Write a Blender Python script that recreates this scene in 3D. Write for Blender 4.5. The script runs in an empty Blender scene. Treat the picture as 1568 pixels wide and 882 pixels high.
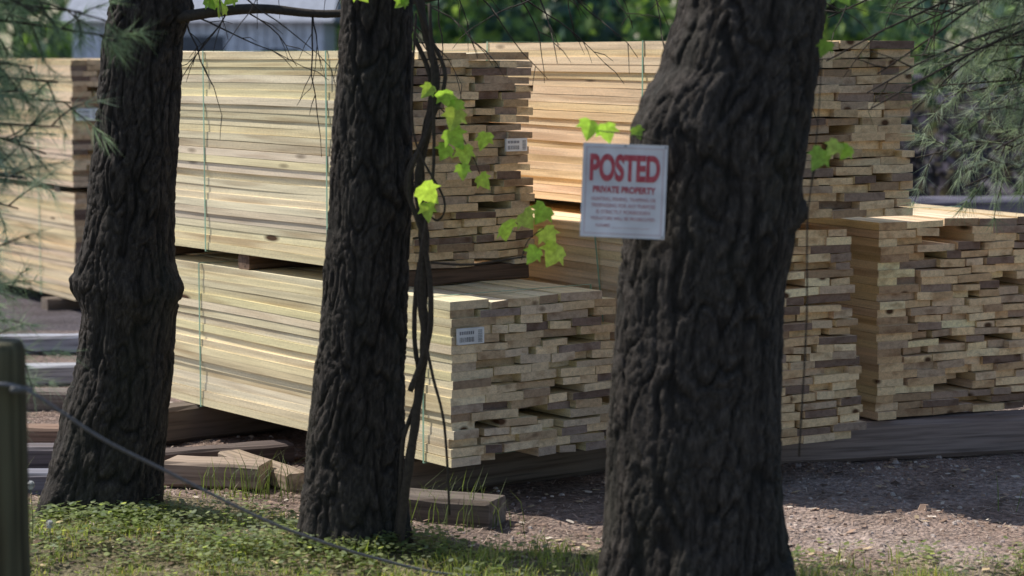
import bpy, math, random
from mathutils import Vector, Matrix, noise
R = random.Random(7)
scene = bpy.context.scene
scene.view_settings.view_transform = 'Standard'
scene.view_settings.look = 'None'
scene.view_settings.exposure = 0
COL = scene.collection

# ------------------------------------------------------------ helpers
class MB:
    def __init__(s): s.v=[]; s.f=[]; s.c=[]
    def add(s, vs, fs, col):
        n=len(s.v); s.v.extend(vs)
        for f in fs:
            s.f.append(tuple(i+n for i in f)); s.c.append(col)
    def build(s, name, mat, parent=None, smooth=False):
        me=bpy.data.meshes.new(name); me.from_pydata([tuple(p) for p in s.v],[],s.f); me.update()
        a=me.color_attributes.new(name="Col",type='FLOAT_COLOR',domain='CORNER')
        buf=[]
        for f,c in zip(s.f,s.c):
            cc=(c[0],c[1],c[2],c[3] if len(c)>3 else 1.0)
            buf.extend(cc*len(f))
        a.data.foreach_set("color",buf)
        if smooth: me.polygons.foreach_set("use_smooth",[True]*len(me.polygons))
        me.materials.append(mat)
        ob=bpy.data.objects.new(name,me); COL.objects.link(ob)
        if parent: ob.parent=parent
        return ob

def empty(name, loc=(0,0,0), rz=0):
    e=bpy.data.objects.new(name,None); COL.objects.link(e)
    e.location=loc; e.rotation_euler=(0,0,rz); e.empty_display_size=.2
    return e

def tube(mb, pts, rads, col, n=7, jit=0):
    pts=[Vector(p) for p in pts]; vs=[]; fs=[]
    up=Vector((.3,.2,.9)).normalized()
    for i,p in enumerate(pts):
        t=(pts[min(i+1,len(pts)-1)]-pts[max(i-1,0)]).normalized()
        a=t.cross(up)
        if a.length<.1: a=t.cross(Vector((1,0,0)))
        a.normalize(); b=t.cross(a)
        for k in range(n):
            th=2*math.pi*k/n; r=rads[i]*(1+(R.uniform(-jit,jit) if jit else 0))
            vs.append(p+a*math.cos(th)*r+b*math.sin(th)*r)
    for i in range(len(pts)-1):
        for k in range(n):
            k2=(k+1)%n
            fs.append((i*n+k,i*n+k2,(i+1)*n+k2,(i+1)*n+k))
    fs.append(tuple(range(n))[::-1]); fs.append(tuple((len(pts)-1)*n+k for k in range(n)))
    mb.add(vs,fs,col)

def spline(pts, m=6):
    P=[Vector(p) for p in pts]; out=[]
    for i in range(len(P)-1):
        p0=P[max(i-1,0)];p1=P[i];p2=P[i+1];p3=P[min(i+2,len(P)-1)]
        for k in range(m):
            t=k/m
            out.append(.5*((2*p1)+(p2-p0)*t+(2*p0-5*p1+4*p2-p3)*t*t+(3*p1-p0-3*p2+p3)*t**3))
    out.append(P[-1]); return out

def jc(c,a=.15,rnd=None):
    k=1+(rnd or R).uniform(-a,a); return (c[0]*k,c[1]*k,c[2]*k)

# ------------------------------------------------------------ materials
def newmat(name):
    m=bpy.data.materials.new(name); m.use_nodes=True
    nt=m.node_tree; b=nt.nodes["Principled BSDF"]; b.inputs["Specular IOR Level"].default_value=.25
    return m,nt,b
def N(nt,t,**k):
    n=nt.nodes.new(t)
    for a,v in k.items(): setattr(n,a,v)
    return n
def mathn(nt,op,a,b=None,clamp=False):
    n=N(nt,"ShaderNodeMath",operation=op); n.use_clamp=clamp
    for i,x in enumerate((a,b)):
        if x is None: continue
        if isinstance(x,(int,float)): n.inputs[i].default_value=x
        else: nt.links.new(x,n.inputs[i])
    return n.outputs[0]
def mixc(nt,bt,fac,a,b):
    n=N(nt,"ShaderNodeMix",data_type='RGBA',blend_type=bt)
    for idx,x in ((0,fac),(6,a),(7,b)):
        if isinstance(x,(int,float)): n.inputs[idx].default_value=x
        elif isinstance(x,tuple): n.inputs[idx].default_value=x
        else: nt.links.new(x,n.inputs[idx])
    return n.outputs[2]
def coords(nt,scale,off=None):
    tc=N(nt,"ShaderNodeTexCoord"); v=N(nt,"ShaderNodeVectorMath",operation='MULTIPLY')
    nt.links.new(tc.outputs["Object"],v.inputs[0]); v.inputs[1].default_value=scale
    o=v.outputs[0]
    if off is not None:
        a=N(nt,"ShaderNodeVectorMath",operation='ADD'); nt.links.new(o,a.inputs[0]); nt.links.new(off,a.inputs[1]); o=a.outputs[0]
    return o
def noisen(nt,vec,scale=1,detail=3,rough=.55):
    n=N(nt,"ShaderNodeTexNoise"); nt.links.new(vec,n.inputs["Vector"])
    n.inputs["Scale"].default_value=scale; n.inputs["Detail"].default_value=detail; n.inputs["Roughness"].default_value=rough
    return n.outputs["Fac"]
def ramp(nt,fac,stops):
    n=N(nt,"ShaderNodeValToRGB"); nt.links.new(fac,n.inputs[0]); e=n.color_ramp.elements
    while len(e)<len(stops): e.new(.5)
    for el,(p,c) in zip(e,stops):
        el.position=p; el.color=c if isinstance(c,tuple) else (c,c,c,1)
    return n.outputs[0]
def bump(nt,b,h,s,d=.01):
    n=N(nt,"ShaderNodeBump"); n.inputs["Strength"].default_value=s; n.inputs["Distance"].default_value=d
    nt.links.new(h,n.inputs["Height"]); nt.links.new(n.outputs[0],b.inputs["Normal"])

def wood_mat(name, grain=.5, knots=True, rough=.8, weather=False):
    m,nt,b=newmat(name)
    at=N(nt,"ShaderNodeAttribute",attribute_name="Col")
    cx=N(nt,"ShaderNodeCombineXYZ")
    r=mathn(nt,'MULTIPLY',at.outputs["Alpha"],57.0)
    for i in range(3): nt.links.new(r,cx.inputs[i])
    g=noisen(nt,coords(nt,(55,2.2,70),cx.outputs[0]),1,3,.6)
    g2=noisen(nt,coords(nt,(14,1.3,24),cx.outputs[0]),1,2,.5)
    c=mixc(nt,'MULTIPLY',1.0,at.outputs["Color"],ramp(nt,g,[(.25,1-grain*.75),(.55,1.0),(.8,1.12)]))
    c=mixc(nt,'MULTIPLY',.85,c,ramp(nt,g2,[(.3,(.66,.58,.52,1)),(.48,(1,1,1,1)),(.75,(1.1,1.08,1.04,1))]))
    if knots:
        g3=noisen(nt,coords(nt,(160,160,260)),1,1,.6)
        c=mixc(nt,'MULTIPLY',.45,c,ramp(nt,g3,[(.3,.65),(.6,1.05)]))
        v=N(nt,"ShaderNodeTexVoronoi"); nt.links.new(coords(nt,(9,3.4,14),cx.outputs[0]),v.inputs["Vector"]); v.inputs["Scale"].default_value=1
        sep=N(nt,"ShaderNodeSeparateColor"); nt.links.new(v.outputs["Color"],sep.inputs[0])
        near=ramp(nt,v.outputs["Distance"],[(.12,1.0),(.24,0.0)])
        sel=mathn(nt,'GREATER_THAN',sep.outputs[0],.86)
        k=mathn(nt,'MULTIPLY',near,sel)
        c=mixc(nt,'MIX',k,c,(.09,.045,.022,1))
    nt.links.new(c,b.inputs["Base Color"]); b.inputs["Roughness"].default_value=rough
    bump(nt,b,g,.3,.003)
    return m
M_lumber=wood_mat("fresh_sawn_lumber",.34)
M_timber=wood_mat("weathered_timber",.8,False,.9)

m,nt,b=newmat("pine_bark"); M_bark=m
at=N(nt,"ShaderNodeAttribute",attribute_name="Col")
g=noisen(nt,coords(nt,(75,75,26)),1,4,.7); g2=noisen(nt,coords(nt,(5,5,2)),1,2)
c=mixc(nt,'MULTIPLY',1.0,at.outputs["Color"],ramp(nt,g,[(.28,.35),(.5,.95),(.72,1.9)]))
c=mixc(nt,'MIX',ramp(nt,g2,[(.5,0.0),(.75,.3)]),c,(.035,.040,.026,1))
nt.links.new(c,b.inputs["Base Color"]); b.inputs["Roughness"].default_value=.85; bump(nt,b,g,1.0,.010)

def col_mat(name, rough=.7, trans=0, tcol=None, nscale=60, spec=.25):
    m,nt,b=newmat(name); b.inputs["Specular IOR Level"].default_value=spec
    at=N(nt,"ShaderNodeAttribute",attribute_name="Col"); c=at.outputs["Color"]
    if nscale:
        g=noisen(nt,coords(nt,(nscale,)*3),1,2)
        c=mixc(nt,'MULTIPLY',1.0,c,ramp(nt,g,[(.3,.75),(.7,1.2)]))
    nt.links.new(c,b.inputs["Base Color"]); b.inputs["Roughness"].default_value=rough
    if trans:
        t=N(nt,"ShaderNodeBsdfTranslucent"); mx=N(nt,"ShaderNodeMixShader"); mx.inputs[0].default_value=trans
        c2=mixc(nt,'MULTIPLY',1.0,c,tcol or (1.6,1.5,.6,1)); nt.links.new(c2,t.inputs[0])
        nt.links.new(b.outputs[0],mx.inputs[1]); nt.links.new(t.outputs[0],mx.inputs[2])
        nt.links.new(mx.outputs[0],nt.nodes["Material Output"].inputs[0])
    return m
M_leaf=col_mat("broad_leaf",.5,.6,(1.5,1.5,.7,1))
M_needle=col_mat("pine_needles",.5,.45,(1.3,1.35,.95,1),0)
M_grass=col_mat("grass_blades",.6,.4,(1.5,1.5,.7,1),0)
M_far=col_mat("distant_foliage",.8,.35,(1.4,1.5,.6,1),0)
M_twig=col_mat("twig_bark",.9,0,None,90)
M_litter=col_mat("ground_litter",.9,0,None,0)
M_paint=col_mat("painted_surface",.5,0,None,8)
M_strap=col_mat("strap_plastic",.35,0,None,5,.5)
M_steel=col_mat("steel_cable",.55,0,None,80,.4)

# ground
m,nt,b=newmat("ground_soil"); M_ground=m
at=N(nt,"ShaderNodeAttribute",attribute_name="Col")
g=noisen(nt,coords(nt,(38,38,38)),1,4,.7); g2=noisen(nt,coords(nt,(3.2,3.2,3.2)),1,3,.6)
v=N(nt,"ShaderNodeTexVoronoi"); nt.links.new(coords(nt,(70,70,70)),v.inputs["Vector"]); v.inputs["Scale"].default_value=1
sep=N(nt,"ShaderNodeSeparateColor"); nt.links.new(v.outputs["Color"],sep.inputs[0])
c=mixc(nt,'MULTIPLY',1.0,at.outputs["Color"],ramp(nt,g,[(.25,.45),(.5,.95),(.75,1.45)]))
c=mixc(nt,'MULTIPLY',.9,c,ramp(nt,g2,[(.3,(.6,.55,.5,1)),(.6,(1.1,1.08,1.06,1))]))
c=mixc(nt,'MULTIPLY',.7,c,ramp(nt,sep.outputs[0],[(0,.55),(1,1.35)]))
nt.links.new(c,b.inputs["Base Color"]); b.inputs["Roughness"].default_value=.95
h=mathn(nt,'ADD',g,mathn(nt,'MULTIPLY',v.outputs["Distance"],-.6)); bump(nt,b,h,.9,.02)

# ------------------------------------------------------------ ground sheet
def gh(x,y):
    k=max(0,min(1,(14-y)/3))*max(0,min(1,(y-3)/2))*max(0,min(1,(5-abs(x))/1.5))
    h=.022*noise.noise(Vector((x*2.2,y*2.2,0)))+.012*noise.noise(Vector((x*9,y*9,3)))
    for (tx,ty,a,s) in ((-1.47,8.0,.05,.28),(-.53,7.4,.05,.3),(.53,6.6,.05,.4)):
        h+=a*math.exp(-((x-tx)**2+(y-ty)**2)/(2*s*s))
    h+=.03*math.exp(-((x+1.3)**2/.8+(y-7.5)**2/.18))
    return h*k
def grassy(x,y):
    n=.22*noise.noise(Vector((x*3,y*3,5)))+.1*noise.noise(Vector((x*9,y*9,1)))
    edge=7.50 if x>-.65 else 7.50+min(.75,(-.65-x)*2.4)
    if x>.7: edge=7.27
    return edge+n-y
def frange(a,b,s):
    n=int(round((b-a)/s)); return [a+(b-a)*i/n for i in range(n+1)]
xs=[-900,-400,-150,-70,-35,-18,-9]+frange(-5.2,5.2,.045)+[9,18,35,70,150,400,900]
ys=[-300,-100,-30,-8,0]+frange(3,13.5,.045)+[16,20,26,34,50,80,140,300,900]
vs=[];fs=[];cs=[]
for y in ys:
    for x in xs: vs.append((x,y,gh(x,y)))
nx=len(xs)
mb=MB(); mb.v=vs
for j in range(len(ys)-1):
    for i in range(nx-1):
        x=(xs[i]+xs[i+1])/2; y=(ys[j]+ys[j+1])/2
        mb.f.append((j*nx+i,j*nx+i+1,(j+1)*nx+i+1,(j+1)*nx+i))
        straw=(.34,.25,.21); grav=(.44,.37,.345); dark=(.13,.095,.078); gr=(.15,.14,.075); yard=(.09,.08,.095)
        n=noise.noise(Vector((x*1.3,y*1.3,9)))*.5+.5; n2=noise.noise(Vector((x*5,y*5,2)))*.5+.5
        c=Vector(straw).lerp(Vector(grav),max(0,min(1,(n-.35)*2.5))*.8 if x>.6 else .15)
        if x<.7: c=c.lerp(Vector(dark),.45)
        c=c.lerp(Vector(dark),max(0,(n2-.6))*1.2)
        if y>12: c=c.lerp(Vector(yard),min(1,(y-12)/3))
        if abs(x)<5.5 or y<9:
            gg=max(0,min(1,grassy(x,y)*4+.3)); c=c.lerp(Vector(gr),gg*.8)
        mb.c.append(tuple(c))
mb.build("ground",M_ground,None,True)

# grass / weeds
mb=MB()
def blade(x,y,h,w,col,lean=.5):
    z=gh(x,y)-.004; a=R.uniform(0,6.28); d=Vector((math.cos(a),math.sin(a),0)); s=Vector((-d.y,d.x,0))*w
    p=Vector((x,y,z)); q=p+Vector((0,0,h*.6))+d*h*lean*.25; t=p+Vector((0,0,h))+d*h*lean
    mb.add([p-s,p+s,q+s*.7,q-s*.7,t],[(0,1,2,3),(3,2,4)],col)
cnt=0
while cnt<26000:
    x=R.uniform(-2.4,2.6); y=R.uniform(6.5,8.6)
    g=grassy(x,y)
    if g<R.uniform(-.06,.14): continue
    cnt+=1
    nn=noise.noise(Vector((x*5,y*5,7)))
    if nn<0 and R.random()<.82: continue
    k=R.random()
    col=(.24,.31,.09) if k<.5 else ((.36,.40,.13) if k<.8 else (.46,.40,.24))
    hh=R.uniform(.012,.05)*(1.2 if x>-.6 else .7)*(1+nn)
    blade(x,y,hh,R.uniform(.0013,.0027),jc(col,.35),R.uniform(.2,1.1))
for i in range(70):
    bx,by=R.choice([(-.55,8.05),(-.3,8.0),(-1.0,8.3),(-.2,7.75),(-1.9,7.9),(2.0,8.2),(-.85,8.35)])
    for k in range(4): blade(bx+R.gauss(0,.10),by+R.gauss(0,.05),R.uniform(.06,.2),.0022,jc((.12,.16,.06),.3),R.uniform(.2,.9))
mb.build("grass",M_grass)
mb=MB()
def lowleaf(x,y,z,s,col):
    a=R.uniform(0,6.28); d=Vector((math.cos(a),math.sin(a),R.uniform(-.2,.5))).normalized(); e=d.cross(Vector((0,0,1))).normalized()*s*.42
    p=Vector((x,y,z)); mb.add([p,p+d*s*.35+e,p+d*s*.8+e*.7,p+d*s,p+d*s*.8-e*.7,p+d*s*.35-e],[(0,1,2,3),(0,3,4,5)],col)
for i in range(640):
    if i%3==0: bx,by,sp=R.gauss(-1.3,.45),R.gauss(7.6,.25),.05
    elif i%3==1:
        t=R.choice([(-1.42,7.78),(-1.2,7.78),(-.53,7.2),(-.35,7.25),(-.8,7.3)]); bx,by,sp=t[0]+R.gauss(0,.14),t[1]+R.gauss(0,.07),.05
    else: bx,by,sp=R.uniform(-2.2,2.4),R.uniform(6.9,7.5),.03
    if grassy(bx,by)<-.15: continue
    base=jc(R.choice([(.18,.24,.10),(.27,.33,.14),(.38,.43,.22),(.28,.33,.22)]),.25)
    for k in range(14):
        x=bx+R.gauss(0,sp); y=by+R.gauss(0,sp)
        lowleaf(x,y,gh(x,y)+R.uniform(.005,.055),R.uniform(.010,.026),jc(base,.3))
mb.build("ground_cover_weeds",M_leaf)

# litter : pine straw, chips, stones
mb=MB()
for i in range(26000):
    x=R.uniform(-2.6,3.4); y=R.uniform(6.9,11.5)
    if grassy(x,y)>.1 and R.random()<.4: continue
    z=gh(x,y)+R.uniform(.001,.009); a=R.uniform(0,6.28); l=R.uniform(.02,.055)
    d=Vector((math.cos(a),math.sin(a),R.uniform(-.08,.12)))*l; s=Vector((-d.y,d.x,0)).normalized()*R.uniform(.0007,.0016)
    p=Vector((x,y,z)); mb.add([p-s,p+s,p+d+s,p+d-s],[(0,1,2,3)],jc(R.choice([(.36,.25,.19),(.46,.35,.28),(.22,.14,.10),(.54,.44,.36)]),.25))
for i in range(2400):
    x=R.uniform(-2.4,3.4); y=R.uniform(7.1,11)
    z=gh(x,y)+R.uniform(.003,.01); a=R.uniform(0,6.28); l=R.uniform(.008,.03); w=l*R.uniform(.3,.6)
    d=Vector((math.cos(a),math.sin(a),R.uniform(-.15,.25)))*l; s=Vector((-math.sin(a),math.cos(a),R.uniform(-.2,.2)))*w
    p=Vector((x,y,z)); mb.add([p-s*.7,p+s,p+d+s*.6,p+d*1.1-s],[(0,1,2,3)],jc(R.choice([(.50,.38,.24),(.12,.08,.06),(.34,.23,.17),(.60,.52,.44)]),.25))
mb.build("pine_straw_litter",M_litter)
mb=MB()
for i in range(9000):
    x=R.uniform(-2.6,3.6); y=R.uniform(7.0,12.5)
    if grassy(x,y)>.05: continue
    if x<.6 and R.random()<.55: continue
    s=abs(R.gauss(0,.0045))+.003; z=gh(x,y)
    if R.random()<.02: s*=2.2
    c=jc(R.choice([(.42,.35,.32),(.32,.26,.24),(.50,.43,.39),(.22,.15,.12),(.36,.25,.19)]),.2)
    a=R.uniform(0,6.28); vs=[]
    for k in range(5):
        t=a+k*1.256+R.uniform(-.3,.3); r=s*R.uniform(.7,1.3); vs.append(Vector((x+math.cos(t)*r,y+math.sin(t)*r,z-.002)))
    for k in range(5):
        q=vs[k]; vs.append(Vector((x+(q.x-x)*.6,y+(q.y-y)*.6,z+s*R.uniform(.4,.7))))
    mb.add(vs,[(k,(k+1)%5,5+(k+1)%5,5+k) for k in range(5)]+[(5,6,7,8,9)],c)
mb.build("gravel",M_litter)

# ------------------------------------------------------------ lumber stacks
PAL_END=[(.80,.65,.46),(.72,.57,.39),(.88,.74,.54),(.60,.45,.30),(.42,.31,.22),(.23,.17,.15),(.76,.60,.41),(.86,.69,.47),(.68,.56,.43),(.52,.42,.34),(.34,.27,.24)]
def lumber_stack(name,corner,z0,deg,W,H,L,rows,seed,side,warm=(1,1,1),lean=0,straps=(),label=None,rough=.009,hole=.09):
    rr=random.Random(seed)
    e=empty(name,(corner[0],corner[1],z0),math.radians(deg))
    mb=MB(); t=H/rows; nseg=7
    for r in range(rows):
        sh=lean*(r/rows)+.004*math.sin(r*.9+seed)+rr.uniform(-.0015,.0015)
        x=rr.uniform(-.0015,.0015); xs=[]
        tgt=W+rr.uniform(-.02,.010)
        while x<tgt-.06:
            w=rr.uniform(.07,.20)
            if x+w>tgt-.05: w=tgt-x
            xs.append((x,w)); x+=w+(rr.uniform(0,.003) if rr.random()<.75 else rr.uniform(.008,.035))
        for bi,(x,w) in enumerate(xs):
            q=rr.random()
            if q<.74: y0=abs(rr.gauss(0,rough))
            elif q<1-hole: y0=rr.uniform(.015,.06)
            else: y0=rr.uniform(.10,.34)
            if r>=rows-1: y0=rr.uniform(0,.02)
            if bi in (0,len(xs)-1): y0=min(y0,rr.uniform(.0,.03))
            y1=L-rr.uniform(0,.05)
            th=t*(rr.uniform(.93,.99) if rr.random()<.6 else rr.uniform(.74,.90)); zb=r*t
            tl=rr.uniform(-.0028,.0028)
            if bi==0: th=t*rr.uniform(.972,1.0); tl*=.2
            ph=rr.uniform(0,6); bow=rr.gauss(0,.0012)
            rnd=rr.random()
            vs=[]
            for k in range(nseg+1):
                f=k/nseg; y=y0+(y1-y0)*f
                dz=.0022*math.sin(y*2.3+r*.3)+.0006*math.sin(y*5+ph); dx=bow*math.sin(f*3.14)*2+sh
                zz=zb+dz+.003*math.sin(x*9+r*.5)
                vs+= [(x+dx,y,zz-tl),(x+w+dx,y,zz+tl),(x+w+dx,y,zz+th+tl),(x+dx,y,zz+th-tl)]
            kk=rr.uniform(.90,1.06)
            if rr.random()<.12: kk*=.80
            sc=(side[0]*kk,side[1]*kk*rr.uniform(.95,1.02),side[2]*kk*rr.uniform(.86,1.08),rnd)
            ec=rr.choice(PAL_END); ek=rr.uniform(.82,1.08); ec=(min(.92,ec[0]*ek*warm[0]),min(.88,ec[1]*ek*warm[1]),ec[2]*ek*warm[2],rnd)
            fs=[]
            for k in range(nseg):
                a=k*4;b2=a+4
                for u in range(4):
                    u2=(u+1)%4; fs.append((a+u,b2+u,b2+u2,a+u2)[::-1])
            mb.add(vs,fs,sc)
            n=len(mb.v)-len(vs)
            mb.f.append((n+0,n+1,n+2,n+3)); mb.c.append(ec)
            l=n+nseg*4; mb.f.append((l+3,l+2,l+1,l+0)); mb.c.append(ec)
    mb.build("boards",M_lumber,e)
    for s in straps:
        sm=MB(); o=.010; w=.009; T=.0012
        ring=[(-o+.002,-.006),(W+o,-.006),(W+o+lean,H+.003),(-o+.002+lean,H+.003)]
        out=[(ring[0][0]-T,ring[0][1]-T),(ring[1][0]+T,ring[1][1]-T),(ring[2][0]+T,ring[2][1]+T),(ring[3][0]-T,ring[3][1]+T)]
        vs=[(p[0],s,p[1]) for p in ring]+[(p[0],s,p[1]) for p in out]+[(p[0],s+w,p[1]) for p in ring]+[(p[0],s+w,p[1]) for p in out]
        fs=[]
        for k in range(4):
            k2=(k+1)%4
            fs+=[(4+k,4+k2,k2,k),(12+k2,12+k,8+k,8+k2),(4+k,12+k,12+k2,4+k2),(k2,8+k2,8+k,k)]
        sm.add(vs,fs,(.27,.45,.33)); sm.build("strap",M_strap,e)
    if label:
        lx,lz,lw,lh=label
        lm=MB(); y=-.014
        lm.add([(lx,y,lz),(lx+lw,y,lz),(lx+lw,y,lz+lh),(lx,y,lz+lh),(lx,y+.012,lz),(lx+lw,y+.012,lz),(lx+lw,y+.012,lz+lh),(lx,y+.012,lz+lh)],
               [(0,1,2,3),(0,4,5,1),(3,2,6,7),(0,3,7,4),(1,5,6,2)],(.82,.84,.88))
        def rect(a,b2,c,d,col):
            lm.add([(lx+a*lw,y-.001,lz+c*lh),(lx+b2*lw,y-.001,lz+c*lh),(lx+b2*lw,y-.001,lz+d*lh),(lx+a*lw,y-.001,lz+d*lh)],[(0,1,2,3)],col)
        x=.06
        while x<.62:
            w=rr.uniform(.008,.018); rect(x,x+w,.15,.45,(.09,.09,.11)); x+=w+rr.uniform(.016,.03)
        for k in range(8):
            x=.06+k*.072; rect(x,x+.035,.62,.82,(.12,.12,.16))
        z=.1
        while z<.88:
            w=rr.uniform(.02,.04); rect(.76,.93,z,z+w,(.09,.09,.11)); z+=w+rr.uniform(.03,.06)
        lm.build("barcode_label",M_paint,e)
    return e
SA=(.90,.79,.54); SB=(.90,.71,.47)
TA=36.6; TB=30
def loc(c,deg,x,y):
    a=math.radians(deg); return (c[0]+math.cos(a)*x-math.sin(a)*y, c[1]+math.sin(a)*x+math.cos(a)*y)
cA=(-.213,8.12)
lumber_stack("lumber_stack",cA,.16,TA,.76,.60,2.45,19,11,SA,(1,1,1),0,(.17,1.84),(.015,.445,.115,.058))
cAu=loc(cA,TA,0,.5)
lumber_stack("lumber_stack",cAu,.825,TA,.74,.825,2.15,27,12,SA,(.98,.94,.85),0,(.32,1.28),(.60,.44,.10,.05))
cB=(.71,8.40)
lumber_stack("lumber_stack",cB,.16,TB,.765,.82,2.5,26,13,SB,(1.06,1.0,.88),-.095,(.6,1.9))
lumber_stack("lumber_stack",(.90,8.42),1.025,TB,.745,.665,2.75,21,14,SB,(1.0,.95,.85),0,(.75,2.0))
cC=(1.475,9.12)
lumber_stack("lumber_stack",cC,.17,TB-3,.86,.80,2.5,25,15,SB,(1.16,1.04,.88),0,(.6,1.9),None,.013,.14)
cD=(-2.76,14.4)
lumber_stack("lumber_stack",cD,.08,32,.85,.68,2.6,20,16,SB,(.9,.8,.7),0,(.6,))
lumber_stack("lumber_stack",cD,.80,32,.85,.80,2.6,24,17,SB,(.9,.8,.7),0,(.6,),(.02,.42,.14,.075))

# timbers
def beam(name,p0,p1,w,h,z,col=(.16,.12,.10),z1=None):
    """squared timber lying from p0 to p1"""
    p0=Vector((p0[0],p0[1],z)); p1=Vector((p1[0],p1[1],z if z1 is None else z1))
    d=p1-p0; L=d.length; mb=MB(); n=max(4,int(L/.12)); vs=[]
    c=.12*min(w,h); sec=[(-w/2+c,0),(w/2-c,0),(w/2,c),(w/2,h-c),(w/2-c,h),(-w/2+c,h),(-w/2,h-c),(-w/2,c)]
    for k in range(n+1):
        for (a,b2) in sec: vs.append((a+R.gauss(0,.002),L*k/n,b2+R.gauss(0,.0015)))
    fs=[]
    for k in range(n):
        for u in range(8):
            fs.append((k*8+u,k*8+(u+1)%8,(k+1)*8+(u+1)%8,(k+1)*8+u))
    rnd=R.random(); mb.add(vs,fs,(*jc(col,.12),rnd))
    mb.add([vs[i] for i in range(8)],[tuple(range(8))[::-1]],(*[q*1.3 for q in col],rnd)); mb.add([vs[n*8+i] for i in range(8)],[tuple(range(8))],(*[q*1.3 for q in col],rnd))
    o=mb.build(name,M_timber); o.location=p0
    o.rotation_euler=(math.asin(d.z/L),0,math.atan2(-d.x,d.y))
    return o
def rail(c,deg,x0,x1,y,w,h,z=0,col=(.17,.135,.11)):
    return beam("support_timber",loc(c,deg,x0,y),loc(c,deg,x1,y),w,h,z,col)
rail(cA,TA,-.12,1.02,.34,.14,.155); rail(cA,TA,-.25,.95,1.95,.14,.155)
for y in (.56,1.5,2.3): rail(cA,TA,.01,.73,y,.09,.06,.763,(.16,.105,.075))
beam("support_timber",(1.02,9.10),(3.3,9.72),.16,.16,.0,(.27,.21,.19))
beam("support_timber",(.3,9.75),(2.4,11.0),.14,.15,0,(.13,.10,.09))
rail(cC,TB,-.05,1.1,1.9,.14,.16)
for y in (.45,1.9): rail(cB,TB,.02,1.0,y,.08,.04,.984,(.12,.08,.055))
for y in (.3,2.2): rail(cD,32,-.1,1.0,y,.12,.075)
for y in (.3,2.2): rail(cD,32,0,.85,y,.1,.035,.763,(.05,.035,.03))
beam("timber_offcut",(-1.30,8.60),(-.93,8.50),.15,.095,.015,(.36,.28,.22))
beam("timber_offcut",(-1.12,8.95),(-.80,8.45),.10,.07,.01,(.36,.28,.21))
beam("timber_offcut",(-.40,7.97),(-.05,7.83),.16,.105,.0,(.17,.14,.12))
beam("timber_offcut",(-1.5,8.9),(-.9,9.15),.12,.08,.0,(.13,.10,.09))
for k,(x0,y0,x1,y1,z,c) in enumerate([(-3.2,12.4,-1.7,12.6,.0,(.36,.37,.42)),(-3.0,11.2,-1.6,11.4,.0,(.45,.45,.48)),(-2.9,10.5,-1.7,10.4,0,(.22,.18,.16)),(-2.8,9.5,-1.8,9.4,0,(.24,.16,.12)),(-2.6,8.9,-1.75,8.95,0,(.17,.15,.16)),(-2.5,8.45,-1.7,8.5,-.02,(.2,.2,.24))]):
    beam("timber_beam",(x0,y0),(x1,y1),.13,.10,z,c)
for z,k in ((0,4),(.15,4),(.30,4),(.45,3),(.60,2)):
    for j in range(k): beam("timber_beam",(2.0,14.0+j*.2),(4.0,14.3+j*.2),.15,.145,z,(.16,.15,.19))
beam("timber_beam",(-.05,10.9),(.9,11.4),.15,.15,.8,(.13,.08,.06))

# ------------------------------------------------------------ trees
def lerp_prof(prof,z):
    if z<=prof[0][0]: return prof[0][1:]
    for a,b2 in zip(prof,prof[1:]):
        if z<=b2[0]:
            t=(z-a[0])/(b2[0]-a[0]); t=t*t*(3-2*t)*.5+t*.5
            return tuple(a[i]+(b2[i]-a[i])*t for i in range(1,4))
    return prof[-1][1:]
def sst(x,a,b2): 
    t=max(0,min(1,(x-a)/(b2-a))); return t*t*(3-2*t)
def trunk(name_parent,prof,seed,knobs=(),nth=180,ztop=2.3,dz=.0065,cell=.044,amp=.010):
    """prof: (z,x,y,r)"""
    zs=[]; z=-.05
    while z<ztop: zs.append(z); z+=dz
    while z<prof[-1][0]: zs.append(z); z+=.12
    zs.append(prof[-1][0])
    mb=MB(); so=seed*13.7
    H=[]
    for z in zs:
        cx,cy,r=lerp_prof(prof,z)
        for k in range(nth):
            th=2*math.pi*k/nth; c,s=math.cos(th),math.sin(th)
            w=noise.noise_vector(Vector((c*r*12+so,s*r*12,z*7)))*.45
            q=Vector((c*r/cell+so,s*r/cell,z/(cell*4.2)))+w
            f1=abs(noise.noise(q)); f2=abs(noise.noise(q*1.9+Vector((7,3,1))))
            d=noise.voronoi(Vector((q.x*1.5,q.y*1.5,q.z*3.6)))[0]; e=d[1]-d[0]
            n1=noise.noise(q*6); n2=noise.noise(Vector((c*2+so,s*2,z*1.5)))
            pl=sst(f1,.0,.15)*(.45+.55*sst(f2,.0,.12))*(.6+.4*sst(e,.0,.2))
            h=pl*amp*(1+.5*n2)+n1*.002+n2*r*.05
            if z<.35: h+=r*.10*(max(0,.35-z)/.35)*math.sin(th*5+seed)
            for (kt,kz,ka,kw) in knobs:
                dt=(th-kt+math.pi)%(2*math.pi)-math.pi
                g=math.exp(-((dt*r)**2+(z-kz)**2)/(2*kw*kw)); h+=ka*g+ka*.3*g*noise.noise(q*1.8)
            rr=r+h-amp*.6
            mb.v.append((cx+c*rr,cy+s*rr,z)); H.append(pl*.85+n1*.3)
    for i in range(len(zs)-1):
        for k in range(nth):
            k2=(k+1)%nth; mb.f.append((i*nth+k,i*nth+k2,(i+1)*nth+k2,(i+1)*nth+k))
            h=(H[i*nth+k]+H[(i+1)*nth+k2])*.5; v=.25+1.0*max(0,h)
            mb.c.append((.047*v,.039*v,.034*v))
    mb.f.append(tuple((len(zs)-1)*nth+k for k in range(nth))); mb.c.append((.06,.05,.04))
    return mb.build("trunk",M_bark,name_parent,True)

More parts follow.
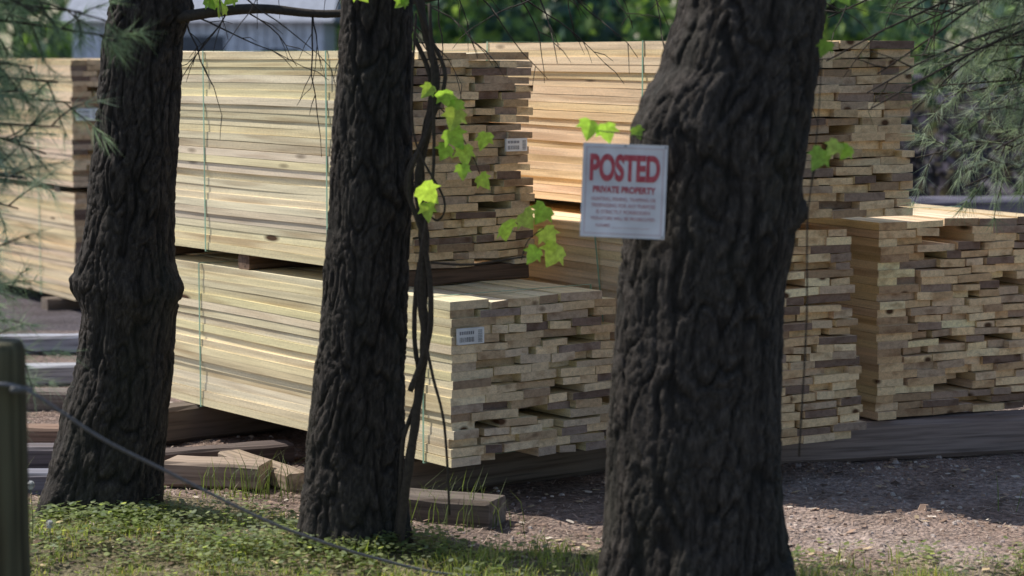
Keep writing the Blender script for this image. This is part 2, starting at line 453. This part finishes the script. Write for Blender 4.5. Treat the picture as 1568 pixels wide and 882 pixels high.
def needles(nm,p,d,n,l,w,col,spread=.7):
    for i in range(n):
        v=(d+Vector((R.gauss(0,spread),R.gauss(0,spread),R.gauss(0,spread)))).normalized()*l*R.uniform(.7,1.15)
        s=v.cross(Vector((R.uniform(-1,1),R.uniform(-1,1),R.uniform(-1,1)))).normalized()*w
        nm.add([p-s,p+s,p+v+Vector((0,0,-.12*l))],[(0,1,2)],jc(col,.3))
def pine_branch(wm,nm,p0,d,L,r0,droop=.35,twigs=8,twigL=.22,fine=True,ncol=(.07,.11,.05),bare=.25,dens=1.0):
    d=Vector(d).normalized(); p=Vector(p0); pts=[p.copy()]; dd=d.copy(); n=9
    for i in range(n):
        dd=(dd+Vector((R.gauss(0,.07),R.gauss(0,.07),-droop/n+R.gauss(0,.05)))).normalized(); p=p+dd*L/n; pts.append(p.copy())
    tube(wm,pts,[r0*(1-.85*i/n)+.0012 for i in range(n+1)],(.055,.045,.04),5)
    for t in range(twigs):
        f=bare+(1-bare)*(t+R.random())/twigs; i=min(n-1,int(f*n)); q=pts[i].lerp(pts[i+1],f*n-i)
        ax=(pts[i+1]-pts[i]).normalized(); sd=Vector((R.gauss(0,1),R.gauss(0,1),R.gauss(0,.7))); sd=(sd-ax*sd.dot(ax)).normalized()
        td=(ax*.7+sd).normalized(); tl=twigL*R.uniform(.5,1.2)*(1.15-f*.5)
        tp=[q]; x=q.copy(); u=td.copy()
        for k in range(4):
            u=(u+Vector((R.gauss(0,.12),R.gauss(0,.12),-.08+R.gauss(0,.08)))).normalized(); x=x+u*tl/4; tp.append(x.copy())
        tube(wm,tp,[.0028,.0024,.002,.0016,.001] if fine else [.006,.005,.004,.003,.002],(.06,.05,.04),4)
        for k in range(1,5):
            if fine:
                needles(nm,tp[k],(u*.9+Vector((0,0,-.05))),int(11*dens),.085,.0009,ncol,.5)
            else:
                needles(nm,tp[k],u*.6,int(6*dens),.17,.011,ncol,.7)

def crown(par,x,y,z0,z1,nb,spread):
    wm=MB(); nm=MB()
    for i in range(nb):
        f=(i+R.random())/nb; z=z0+(z1-z0)*f; a=i*2.4+R.uniform(-.4,.4); L=spread*(1-.75*f)*R.uniform(.7,1.15)
        pine_branch(wm,nm,(x,y,z),(math.cos(a),math.sin(a),.25),L,.028*(1-.5*f),.3,8,.34,False,(.05,.08,.035),.2,1.1)
    wm.build("limbs",M_twig,par,True); nm.build("needle_foliage",M_needle,par)

t1=empty("pine_tree")
prof=[(-.05,-1.49,8.0,.26),(.025,-1.475,8.0,.22),(.185,-1.44,8.0,.198),(.346,-1.405,8.0,.184),(.574,-1.365,8.0,.165),(.735,-1.348,8.0,.158),(.826,-1.35,8.0,.165),(.918,-1.348,8.0,.158),(1.147,-1.33,8.0,.146),(1.375,-1.307,8.0,.139),(1.65,-1.288,8.0,.136),(1.833,-1.263,8.0,.130),(2.3,-1.24,8.0,.118),(6,-1.2,8.05,.075),(9.5,-1.2,8.1,.02)]
trunk(t1,prof,1,[(3.3,.86,.034,.05),(-.15,.82,.034,.045),(-1.3,.80,.015,.06),(-.2,1.80,.03,.05),(4.4,1.25,.008,.05)])
crown(t1,-1.22,8.05,4.6,9.4,20,1.3)
t2=empty("pine_tree")
prof=[(-.05,-.535,7.4,.24),(.022,-.535,7.4,.188),(.17,-.526,7.4,.168),(.339,-.519,7.4,.153),(.551,-.503,7.4,.143),(.762,-.486,7.4,.136),(.973,-.474,7.4,.131),(1.185,-.461,7.4,.13),(1.396,-.452,7.4,.125),(1.608,-.442,7.4,.117),(1.819,-.436,7.4,.114),(2.3,-.42,7.4,.108),(6,-.38,7.4,.07),(9,-.36,7.4,.02)]
trunk(t2,prof,2,[(5.9,1.22,.010,.05),(3.4,.95,.008,.04)])
crown(t2,-.39,7.4,4.4,8.9,18,1.1)
t3=empty("pine_tree")
prof=[(-.05,.53,6.6,.34),(.03,.53,6.6,.295),(.137,.531,6.6,.276),(.291,.53,6.6,.262),(.48,.53,6.6,.253),(.669,.537,6.6,.243),(.952,.552,6.6,.237),(1.112,.575,6.6,.245),(1.235,.587,6.6,.243),(1.424,.602,6.6,.247),(1.518,.622,6.6,.238),(1.612,.655,6.6,.22),(1.8,.689,6.6,.203),(2.3,.72,6.6,.19),(6,.8,6.6,.11),(10,.85,6.6,.03)]
trunk(t3,prof,3,[(-.15,1.19,.028,.035),(3.6,1.45,.015,.07)],210,2.2,.008,.055,.013)
crown(t3,.75,6.6,4.2,9.8,20,1.5)

# left pine (trunk outside the picture, low boughs reach in)
t4=empty("pine_tree")
trunk(t4,[(-.05,-2.35,6.2,.2),(.1,-2.35,6.2,.15),(2.3,-2.33,6.2,.12),(8,-2.3,6.2,.03)],4,(),60,.1,.03)
wm=MB(); nm=MB()
for i in range(92):
    z=R.uniform(.78,2.4)
    L=R.uniform(.88,1.12) if z<1.75 else R.uniform(.95,1.35)
    pine_branch(wm,nm,(-2.32,6.2+R.uniform(-.05,.05),z),(1,R.uniform(-.4,.4),R.uniform(-.05,.3)),L,.009,.3,9,.20,True,R.choice([(.32,.41,.32),(.40,.48,.40),(.20,.28,.20)]),.5,1.35)
wm.build("low_boughs",M_twig,t4,True); nm.build("bough_needles",M_needle,t4)
crown(t4,-2.3,6.2,4.8,7.8,8,.8)
# right pine
t5=empty("pine_tree")
trunk(t5,[(-.05,2.75,7.3,.2),(.1,2.75,7.3,.15),(2.3,2.73,7.3,.12),(8,2.7,7.3,.03)],5,(),60,.1,.03)
wm=MB(); nm=MB()
for i in range(50):
    z=R.uniform(1.38,2.5)
    pine_branch(wm,nm,(2.72,7.3,z),(-1,R.uniform(-.4,.4),R.uniform(-.05,.35)),R.uniform(1.1,1.5),.009,.5,10,.26,True,R.choice([(.30,.37,.27),(.36,.43,.34),(.18,.24,.16)]),.45,1.3)
for i in range(12):
    z=R.uniform(1.75,2.3)
    pine_branch(wm,nm,(2.72,7.3,z),(-1,R.uniform(-.3,.3),R.uniform(0,.25)),R.uniform(1.5,1.85),.009,.7,7,.3,True,(.09,.12,.06),.5,.15)
wm.build("low_boughs",M_twig,t5,True); nm.build("bough_needles",M_needle,t5)
crown(t5,2.7,7.3,4.0,7.8,12,1.0)

# limb of tree 1 crossing the top, hanging twigs
wm=MB(); nm=MB()
pts=spline([(-1.25,8.0,1.74),(-1.10,7.92,1.775),(-.867,7.9,1.797),(-.596,7.9,1.78),(-.19,7.85,1.84),(.25,7.8,1.83)],7)
tube(wm,pts,[.024-.0005*i for i in range(len(pts))],(.06,.05,.042),8,.06)
for i in range(40):
    s=Vector(pts[R.randrange(6,len(pts))]) if i<14 else Vector((R.uniform(-1,1.3),7.7+R.uniform(-.2,.2),R.uniform(1.84,2.1)))
    p=s.copy(); d=Vector((R.uniform(-.6,1),R.uniform(-.3,.3),-R.uniform(.15,.7))).normalized(); tp=[p.copy()]
    L=R.uniform(.2,.5)
    for k in range(7):
        d=(d+Vector((R.gauss(0,.13),R.gauss(0,.1),R.gauss(0,.12)-.03))).normalized(); p=p+d*L/7; tp.append(p.copy())
        if R.random()<.5:
            e=(d+Vector((R.gauss(0,.5),R.gauss(0,.4),R.gauss(0,.4)))).normalized(); tube(wm,[p,p+e*.05,p+e*.09+Vector((0,0,-.015))],[.0018,.0014,.0008],(.06,.05,.04),4)
    tube(wm,tp,[.0032-.0003*k for k in range(8)],(.055,.045,.04),4)
wm.build("cross_limb",M_twig,t1,True)

# vines + leaves
def leaf(mb,pos,size,col,ang=None):
    out=[(0,0),(.2,-.07),(.46,.08),(.40,.24),(.56,.50),(.32,.46),(.25,.64),(0,1.02),(-.25,.64),(-.32,.46),(-.56,.50),(-.40,.24),(-.46,.08),(-.2,-.07)]
    a=R.uniform(-.9,.9)+math.pi if ang is None else ang
    M=Matrix.Translation(pos)@Matrix.Rotation(R.uniform(-.6,.6),4,'Z')@Matrix.Rotation(a,4,'Y')@Matrix.Rotation(R.uniform(-.7,.5),4,'X')
    vs=[M@Vector((0,-.0,.35*size))]+[M@Vector((x*size,-.22*abs(x)*size-(y*y)*.12*size,y*size)) for x,y in out]
    n=len(out)
    for k in range(n):
        mb.add([vs[0],vs[1+k],vs[1+(k+1)%n]],[(0,1,2)],jc(col,.09))
LG=[(.42,.60,.13),(.32,.52,.11),(.50,.64,.17)]
vine=empty("climbing_vine")
wm=MB(); lm=MB()
def vt(pts,r0,r1): 
    s=spline(pts,6); n=len(s); tube(wm,s,[r0+(r1-r0)*i/(n-1) for i in range(n)],(.06,.048,.038),7,.1)
Y=7.25
xz=[(-.285,1.95),(-.288,1.815),(-.267,1.69),(-.24,1.567),(-.267,1.4),(-.298,1.236),(-.277,1.07),(-.288,.905),(-.277,.739),(-.298,.573),(-.319,.408),(-.35,.2),(-.37,-.01)]
vt([(x,Y,z) for x,z in xz],.012,.016)
vt([(x+.03*math.sin(z*9),Y-.03,z) for x,z in xz[1:10]],.006,.010)
vt([(x-.02+.02*math.sin(z*14),Y+.02,z) for x,z in xz[2:]],.008,.008)
vt([(x+.018*math.sin(z*21+1),Y+.01,z) for x,z in xz[3:11]],.004,.005)
vt([(x,7.18,z) for x,z in [(-.257,1.8),(-.246,1.298),(-.298,.925),(-.257,.656),(-.215,.47),(-.199,.18)]],.006,.004)
vt([(x,7.2,z) for x,z in [(-.30,1.77),(-.31,1.4),(-.215,1.19),(-.235,1.12),(-.28,1.16)]],.004,.003)
vt([(-.257,7.2,.987),(-.132,7.17,.983),(.0,7.15,1.004),(.045,7.15,1.01)],.0045,.003)
vt([(.03,7.15,1.0),(.05,7.15,1.06),(.10,7.15,1.10)],.002,.0015)
vt([(-.26,7.2,1.5),(-.2,7.16,1.45),(-.13,7.15,1.34),(-.1,7.15,1.27)],.0025,.0015)
for x,z,s in [(-.213,1.53,.07),(-.172,1.47,.075),(-.147,1.36,.07),(-.196,1.41,.075),(-.08,1.40,.06),(-.10,1.265,.055),(-.155,1.30,.05),(-.284,1.235,.08),(-.264,1.18,.06),(-.249,1.545,.05),(-.02,1.12,.08),(.035,1.15,.075),(.105,1.17,.075),(.10,1.10,.07),(.145,1.05,.085),(.08,1.04,.06),(-.17,1.5,.05),(-.2,1.36,.06),(-.36,1.83,.05),(-.33,1.82,.05),(-.49,1.85,.06)]:
    leaf(lm,Vector((x,7.14+R.uniform(-.03,.02) if x>-.3 else 7.2,z)),s*1.05,jc(R.choice(LG),.2))
wm.build("stems",M_twig,vine,True); lm.build("leaves",M_leaf,vine)
vine2=empty("climbing_vine"); wm=MB(); lm=MB()
vt([(.82,6.45,.5),(.83,6.4,.9),(.83,6.4,1.2),(.86,6.38,1.36),(.93,6.36,1.38)],.003,.0018); vt([(.83,6.4,1.2),(.86,6.42,1.5),(.87,6.42,1.9)],.002,.0015)
vt([(.42,6.35,1.40),(.33,6.35,1.42),(.24,6.42,1.43)],.002,.0015)
for x,z,s in [(.22,1.46,.07),(.26,1.45,.065),(.345,1.44,.04)]:
    leaf(lm,Vector((x,6.42,z)),s,jc(R.choice(LG),.2))
for x,z,s in [(.86,1.38,.07),(.905,1.40,.055),(.935,1.39,.05),(.87,1.68,.05),(.895,1.83,.07)]:
    leaf(lm,Vector((x,6.34,z)),s,jc(R.choice(LG),.2))
for x,z,s in [(-1.04,1.83,.05),(-.98,1.81,.055),(-.945,1.84,.05),(-1.01,1.84,.05)]:
    leaf(lm,Vector((x,7.85,z)),s,jc(R.choice(LG),.2))
wm.build("stems",M_twig,vine2,True); lm.build("leaves",M_leaf,vine2)

# ------------------------------------------------------------ posted sign
sg=empty("posted_sign",(.312,6.375,1.263)); sg.rotation_euler=(0,math.radians(2.0),math.radians(-6))
mb=MB(); w,h=.118,.131
def slab(mb,x0,x1,z0,z1,y0,y1,col):
    mb.add([(x0,y0,z0),(x1,y0,z0),(x1,y0,z1),(x0,y0,z1),(x0,y1,z0),(x1,y1,z0),(x1,y1,z1),(x0,y1,z1)],[(0,1,2,3),(5,4,7,6),(0,4,5,1),(3,2,6,7),(0,3,7,4),(1,5,6,2)],col)
slab(mb,-w,w,-h,h,0,.002,(.72,.70,.73)); mb.build("panel",M_paint,sg)
mb=MB(); bw=.0015; i=.010
for (a,b2,c,d) in ((-w+i,w-i,h-i-bw,h-i),(-w+i,w-i,-h+i,-h+i+bw),(-w+i,-w+i+bw,-h+i+bw,h-i-bw),(w-i-bw,w-i,-h+i+bw,h-i-bw)):
    slab(mb,a,b2,c,d,-.0012,-.0004,(.55,.38,.40))
mb.build("border",M_paint,sg)
mb=MB()
for x,z in ((w-.006,h-.006),(w-.006,-h+.006),(0,h-.005)):
    tube(mb,[(x,-.003,z),(x,.03,z)],[.003,.003],(.3,.3,.3),8)
mb.build("nails",M_steel,sg)
def ink(name,a,b_):
    m,nt,b=newmat(name); b.inputs["Roughness"].default_value=.5
    g=noisen(nt,coords(nt,(40,40,40)),1,3); nt.links.new(ramp(nt,g,[(.3,(*a,1)),(.7,(*b_,1))]),b.inputs["Base Color"]); return m
INK1=ink("sign_red_ink",(.42,.05,.07),(.56,.13,.15)); INK2=ink("faded_red_ink",(.54,.28,.30),(.64,.42,.44))
def text(s,z,size,wid,bold=0,mat=None):
    cu=bpy.data.curves.new("t",'FONT'); cu.body=s; cu.size=size; cu.align_x='CENTER'; cu.align_y='CENTER'; cu.offset=bold; cu.extrude=.0003
    o=bpy.data.objects.new("t",cu); COL.objects.link(o); bpy.context.view_layer.update()
    me=bpy.data.meshes.new_from_object(o.evaluated_get(bpy.context.evaluated_depsgraph_get())); bpy.data.objects.remove(o)
    me.materials.clear(); me.materials.append(mat or INK2)
    ob=bpy.data.objects.new("lettering",me); COL.objects.link(ob); ob.parent=sg
    xx=[v.co.x for v in me.vertices]; cw=max(xx)-min(xx)
    ob.rotation_euler=(math.pi/2,0,0); ob.location=(0,-.0012,z); ob.scale=(wid/cw,1,1)
text("POSTED",.060,.098,.196,.0040,INK1)
text("PRIVATE PROPERTY",.002,.025,.175,.0008,INK1)
text("HUNTING, FISHING, TRAPPING OR",-.024,.015,.18,.0002)
text("TRESPASSING FOR ANY PURPOSE",-.042,.015,.18,.0002)
text("IS STRICTLY FORBIDDEN",-.060,.015,.15,.0002)
text("VIOLATORS WILL BE PROSECUTED",-.078,.013,.18,.0002)
text("NAME ______________",-.098,.013,.15,.0001)

# ------------------------------------------------------------ fence post and cable
mb=MB(); n=48; zs=frange(-.05,.93,.03)+[.945,.952]; cx,cy=-1.262,5.5
for zi,z in enumerate(zs):
    for k in range(n):
        th=2*math.pi*k/n; r=.082+.004*noise.noise(Vector((math.cos(th)*4,math.sin(th)*4,z*.6)))-.006*max(0,noise.noise(Vector((math.cos(th)*11,math.sin(th)*11,z*.9))))
        if z>.94: r-=.006
        if z>.95: r-=.006
        mb.v.append((cx+r*math.cos(th),cy+r*math.sin(th),z))
for i in range(len(zs)-1):
    for k in range(n): 
        mb.f.append((i*n+k,i*n+(k+1)%n,(i+1)*n+(k+1)%n,(i+1)*n+k)); mb.c.append((.10,.092,.055,.3))
mb.f.append(tuple((len(zs)-1)*n+k for k in range(n))); mb.c.append((.13,.12,.08,.4))
mp=wood_mat("post_wood",.8,False,.9)
for nd in mp.node_tree.nodes:   # grain runs vertically on the post
    if nd.type=='VECT_MATH' and nd.operation=='MULTIPLY':
        s=nd.inputs[1].default_value; nd.inputs[1].default_value=(s[0],s[0],s[1])
mb.build("fence_post",mp,None,True)
mb=MB()
s=spline([(-1.26,5.40,.86),(-1.165,5.42,.845),(-1.03,5.65,.69),(-.917,5.9,.565),(-.70,6.3,.35),(-.56,6.6,.22),(-.42,6.85,.115),(-.2,7.0,.03),(.1,7.02,.02)],10)
tube(mb,s,[.0045]*len(s),(.16,.16,.18),8)
tube(mb,[( -1.185,5.37,.852),(-1.17,5.42,.845),(-1.16,5.46,.84)],[.008,.009,.008],(.1,.1,.1),8)
mb.build("cable",M_steel,None,True)

# dandelion clocks
for x,y,z in ((-1.49,7.25,.135),(-1.58,7.4,.235)):
    d=empty("dandelion"); mb=MB(); tube(mb,[(x,y,gh(x,y)),(x+.005,y,z*.5),(x,y,z)],[.002,.0018,.0015],(.12,.15,.06),5); mb.build("stem",M_twig,d)
    mb=MB(); c=Vector((x,y,z))
    for i in range(170):
        v=Vector((R.gauss(0,1),R.gauss(0,1),R.gauss(0,1))).normalized(); s_=v.cross(Vector((0,.3,1))).normalized()*.0022
        mb.add([c,c+v*.014-s_,c+v*.015+s_],[(0,1,2)],(.75,.75,.75))
    mb.build("seed_head",M_litter,d)

# ------------------------------------------------------------ far background
sh=empty("storage_shed",(-6.0,44,0)); mb=MB()
for i in range(26):
    x=-2.4+i*.185; slab(mb,x,x+.16,0,2.3,0,.04,jc((.72,.74,.82),.14))
slab(mb,-2.4,2.4,0,2.28,.05,3,(.5,.52,.55))
mb.build("walls",M_paint,sh)
mb=MB(); mb.add([(-2.6,-.3,2.22),(2.6,-.3,2.22),(2.6,1.5,2.85),(-2.6,1.5,2.85),(-2.6,3.3,2.22),(2.6,3.3,2.22)],[(0,1,2,3),(3,2,5,4),(0,3,4),(1,5,2)],(.30,.32,.38)); mb.build("roof",M_paint,sh)
mb=MB(); slab(mb,-.5,.5,0.02,1.95,-.03,-.005,(.10,.11,.13)); slab(mb,1.2,1.9,1.0,1.7,-.03,-.005,(.05,.06,.08)); mb.build("door_and_window",M_paint,sh)

lm=MB(); wm=MB()
def clump(c,r,n,s,col):
    for i in range(n):
        v=Vector((R.gauss(0,1),R.gauss(0,1),R.gauss(0,.8))); v=v.normalized()*r*R.uniform(.5,1); p=c+v
        a=Vector((R.uniform(-1,1),R.uniform(-1,1),R.uniform(-1,1))).normalized()*s; b2=a.cross(v).normalized()*s*.7
        lm.add([p-a,p-b2,p+a,p+b2],[(0,1,2,3)],jc(col,.3))
GR=[(.10,.17,.13),(.13,.22,.11),(.08,.13,.12),(.23,.35,.13),(.34,.46,.18),(.09,.16,.14)]
for i in range(46):
    x=-24+48*(i+R.random())/46; y=R.uniform(50,62); H=R.uniform(8,12); r=R.uniform(1.8,3.2)
    tube(wm,[(x,y,0),(x+R.uniform(-.3,.3),y,H*.5),(x,y,H*.9)],[.22,.16,.05],(.07,.055,.045),6)
    base=R.choice(GR)
    for k in range(18):
        f=R.random(); c=Vector((x+R.gauss(0,r*.45),y+R.gauss(0,r*.45),1.5+(H-1.5)*f)); clump(c,R.uniform(.6,1.3),18,.26,jc(base,.35))
wm.build("distant_tree_trunks",M_twig,None,True)
for i in range(110):
    x=-20+40*(i+R.random())/110; y=R.uniform(47,52); 
    base=R.choice(GR)
    for k in range(6):
        clump(Vector((x+R.gauss(0,.7),y+R.gauss(0,.5),R.uniform(.3,3.2))),R.uniform(.4,.9),18,.19,jc(base,.35))
lm.build("distant_trees",M_far)
# dark scrub beyond the yard, right
sb=MB(); keep=lm; lm=sb
for i in range(60):
    x=R.uniform(2.5,9); y=R.uniform(24,27)
    for k in range(4): clump(Vector((x+R.gauss(0,.4),y,R.uniform(.1,1.15))),R.uniform(.25,.5),16,.09,jc(R.choice([(.08,.07,.10),(.06,.07,.07),(.10,.085,.115)]),.3))
sb.build("shrubs",M_far)

# ------------------------------------------------------------ light, sky, camera
W=bpy.data.worlds.new("World"); scene.world=W; W.use_nodes=True; nt=W.node_tree
sky=nt.nodes.new("ShaderNodeTexSky"); sky.sky_type='NISHITA'; sky.sun_disc=False
el=math.radians(53); az=Vector((-.88,.47,0)).normalized()
sky.sun_elevation=el; sky.sun_rotation=math.atan2(az.x,az.y)
nt.links.new(sky.outputs[0],nt.nodes["Background"].inputs[0]); nt.nodes["Background"].inputs[1].default_value=.15
sun=bpy.data.lights.new("sun",'SUN'); sun.energy=5.0; sun.angle=math.radians(.6); sun.color=(1,.95,.86)
so=bpy.data.objects.new("sun",sun); COL.objects.link(so)
to=Vector((az.x*math.cos(el),az.y*math.cos(el),math.sin(el)))
so.rotation_euler=to.to_track_quat('Z','Y').to_euler(); so.location=(-20,5,20)

cd=bpy.data.cameras.new("camera"); cam=bpy.data.objects.new("camera",cd); COL.objects.link(cam)
cam.location=(0,0,1.65); cam.rotation_euler=(math.radians(84.1),0,0)
cd.sensor_width=36; cd.lens=80.4; cd.clip_start=.1; cd.clip_end=3000
cd.dof.use_dof=True; cd.dof.focus_distance=8.7; cd.dof.aperture_fstop=2.8
scene.camera=cam
